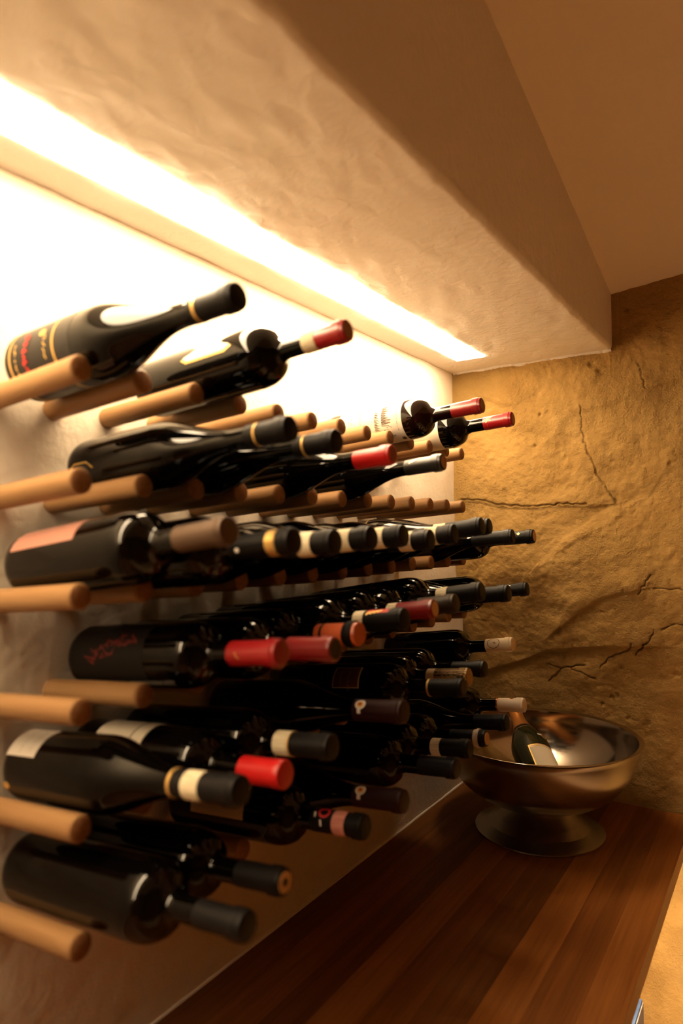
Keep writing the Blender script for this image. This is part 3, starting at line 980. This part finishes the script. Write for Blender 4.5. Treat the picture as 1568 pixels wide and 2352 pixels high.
# ---------------------------------------------------------------- steel bowl and sparkling wine
BX, BY = 0.275, 1.190
bowl = empty('steel_bowl', (BX, BY, SHZ))
tag(bowl, 'large steel champagne bowl on a flared foot standing on the oak shelf', 'bowl')
foot = [(0.0, 0.140), (0.0, 0.1485), (0.002, 0.1505), (0.005, 0.1500), (0.007, 0.1460), (0.010, 0.138), (0.018, 0.118), (0.030, 0.098), (0.042, 0.084), (0.054, 0.074),
        (0.064, 0.069), (0.0700, 0.0675), (0.0704, 0.064), (0.060, 0.066), (0.040, 0.082), (0.012, 0.128), (0.003, 0.140), (0.0, 0.140)]
lathe('foot', foot, M_STEEL, bowl, 72, 50, 'Z')
outer, inner = [], []
for i in range(23):
    t = i / 22
    r = 0.060 + (0.2235 - 0.060) * sin(t * pi / 2) ** 0.92
    z = 0.0665 + (0.217 - 0.0665) * (1 - cos(t * pi / 2)) ** 0.95
    outer.append((z, r))
    inner.append((z + 0.003, max(r - 0.0022, 0.0)))
shell = [(0.0660, 0.0)] + outer + [(0.2200, 0.2265), (0.2225, 0.2330), (0.2245, 0.2362), (0.2262, 0.2364), (0.2270, 0.2350), (0.2262, 0.2310), (0.2235, 0.2245)] + inner[::-1][1:] + [(0.0690, 0.0)]
vs, fs = lathe_data(shell, 96, 'Z')
nfo = 96 * (1 + 22 + 4)
mesh_obj('bowl_shell', vs, fs, [M_STEEL, M_STEEL_IN], bowl, 50, [0 if i < nfo else 1 for i in range(len(fs))])

T = Vector((0.196, 1.243, -0.606))
P0 = Vector((0.3405, 1.036, -0.7185))
ax = T - P0
Lc = ax.length
ch = empty('champagne_bottle', P0)
ch.rotation_euler = Matrix((ax.normalized(), Vector((0, 0, 1)).cross(ax).normalized(), ax.cross(Vector((0, 0, 1)).cross(ax)).normalized())).transposed().to_euler()
tag(ch, 'green sparkling wine bottle with gold foil neck leaning inside the steel bowl', 'bottle')
Rc = 0.0435
cp = [(0.020, 0), (0.016, .02), (0.004, .034), (0, .038), (0.002, .0415), (0.008, Rc)]
xa, xb = .115, Lc - .055
cp += [(xa * .5, Rc), (xa, Rc)]
for i in range(1, 17):
    t = i / 16
    cp.append((xa + (xb - xa) * t, .0150 + (Rc - .0150) * (1 - smooth_step(t ** .9))))
cp += [(Lc - .03, .0145), (Lc - .006, .0145), (Lc - .004, 0)]
crad = rad_of(cp)
g = lathe('glass', cp, M_GLASS_GREEN, ch, 56, 45)
M_GOLDFOIL = mat('copper_gold_foil', (0.72, 0.33, 0.09), 0.32, 0.85)
xs_ = [xb - .045 + (Lc - .012 - xb + .045) * i / 10 for i in range(11)]
lathe('gold_foil', [(xs_[0], crad(xs_[0]) - .0004)] + [(x, crad(x) + .0006) for x in xs_] + [(Lc - .010, .0175), (Lc - .002, .0178), (Lc, .0150), (Lc, 0)], M_GOLDFOIL, ch, 48, 40)
x1 = xs_[0]
lathe('neck_band', [(x1 - .012, crad(x1 - .012) - .0003)] + [(x1 - .012 + .0023 * i, crad(x1 - .012 + .0023 * i) + .0005) for i in range(6)] + [(x1 + .0002, crad(x1) - .0002)], M_CAPS['navy'], ch, 48, 40)
lathe('gold_line', [(x1 - .0135, crad(x1 - .0135) - .0002), (x1 - .0134, crad(x1 - .0134) + .0006), (x1 - .0122, crad(x1 - .0122) + .0006), (x1 - .0120, crad(x1 - .012) - .0002)], M_GOLD, ch, 48, 40)
CA = 0.28          # angle round the bottle of the label
lb = wrap('label', .012, .086, CA - .75, CA + .75, Rc, M_GOLD, g, .0003)
wrap('label_panel', .015, .0825, CA - .69, CA + .69, Rc + .0003, M_PAPER, lb, .0002)
wrap('label_line', .078, .0795, CA - .62, CA + .62, Rc + .0005, M_GOLD, lb, .0002)
em_ = wrap('neck_emblem', 0, 0, 0, 0, crad, M_GOLD, g, .0005, [(.122 + .008 * sin(t * .45), CA + .42 + .20 * cos(t * .45)) for t in range(14)])
wrap('emblem_centre', 0, 0, 0, 0, lambda x: crad(x) + .0005, M_BROWNPAPER, em_, .0003, [(.122 + .0055 * sin(t * .45), CA + .42 + .13 * cos(t * .45)) for t in range(14)])
wrap('emblem_ribbon', .119, .124, CA + .02, CA + .24, crad, M_WHITEINK, em_, .0005)

# ---------------------------------------------------------------- blue carton below the shelf
ct = empty('blue_carton', (0.0, 0.0, FZ))
tag(ct, 'blue cardboard carton with a white side standing below the oak shelf', 'box')
cz = -1.195 - FZ
bevel_box('carton_body', (0.395, 0.985, 0.0), (0.498, 1.185, cz), M_BLUE, ct, 0.003, 2)
vs, fs = box_data((0.393, 0.982, 0.02), (0.470, 0.9845, cz - 0.02))
mesh_obj('white_side', vs, fs, M_WHITECARD, ct)
vs, fs = box_data((0.4985, 0.995, 0.01), (0.5005, 1.180, cz - 0.005))
mesh_obj('grey_side', vs, fs, M_GREYCARD, ct)
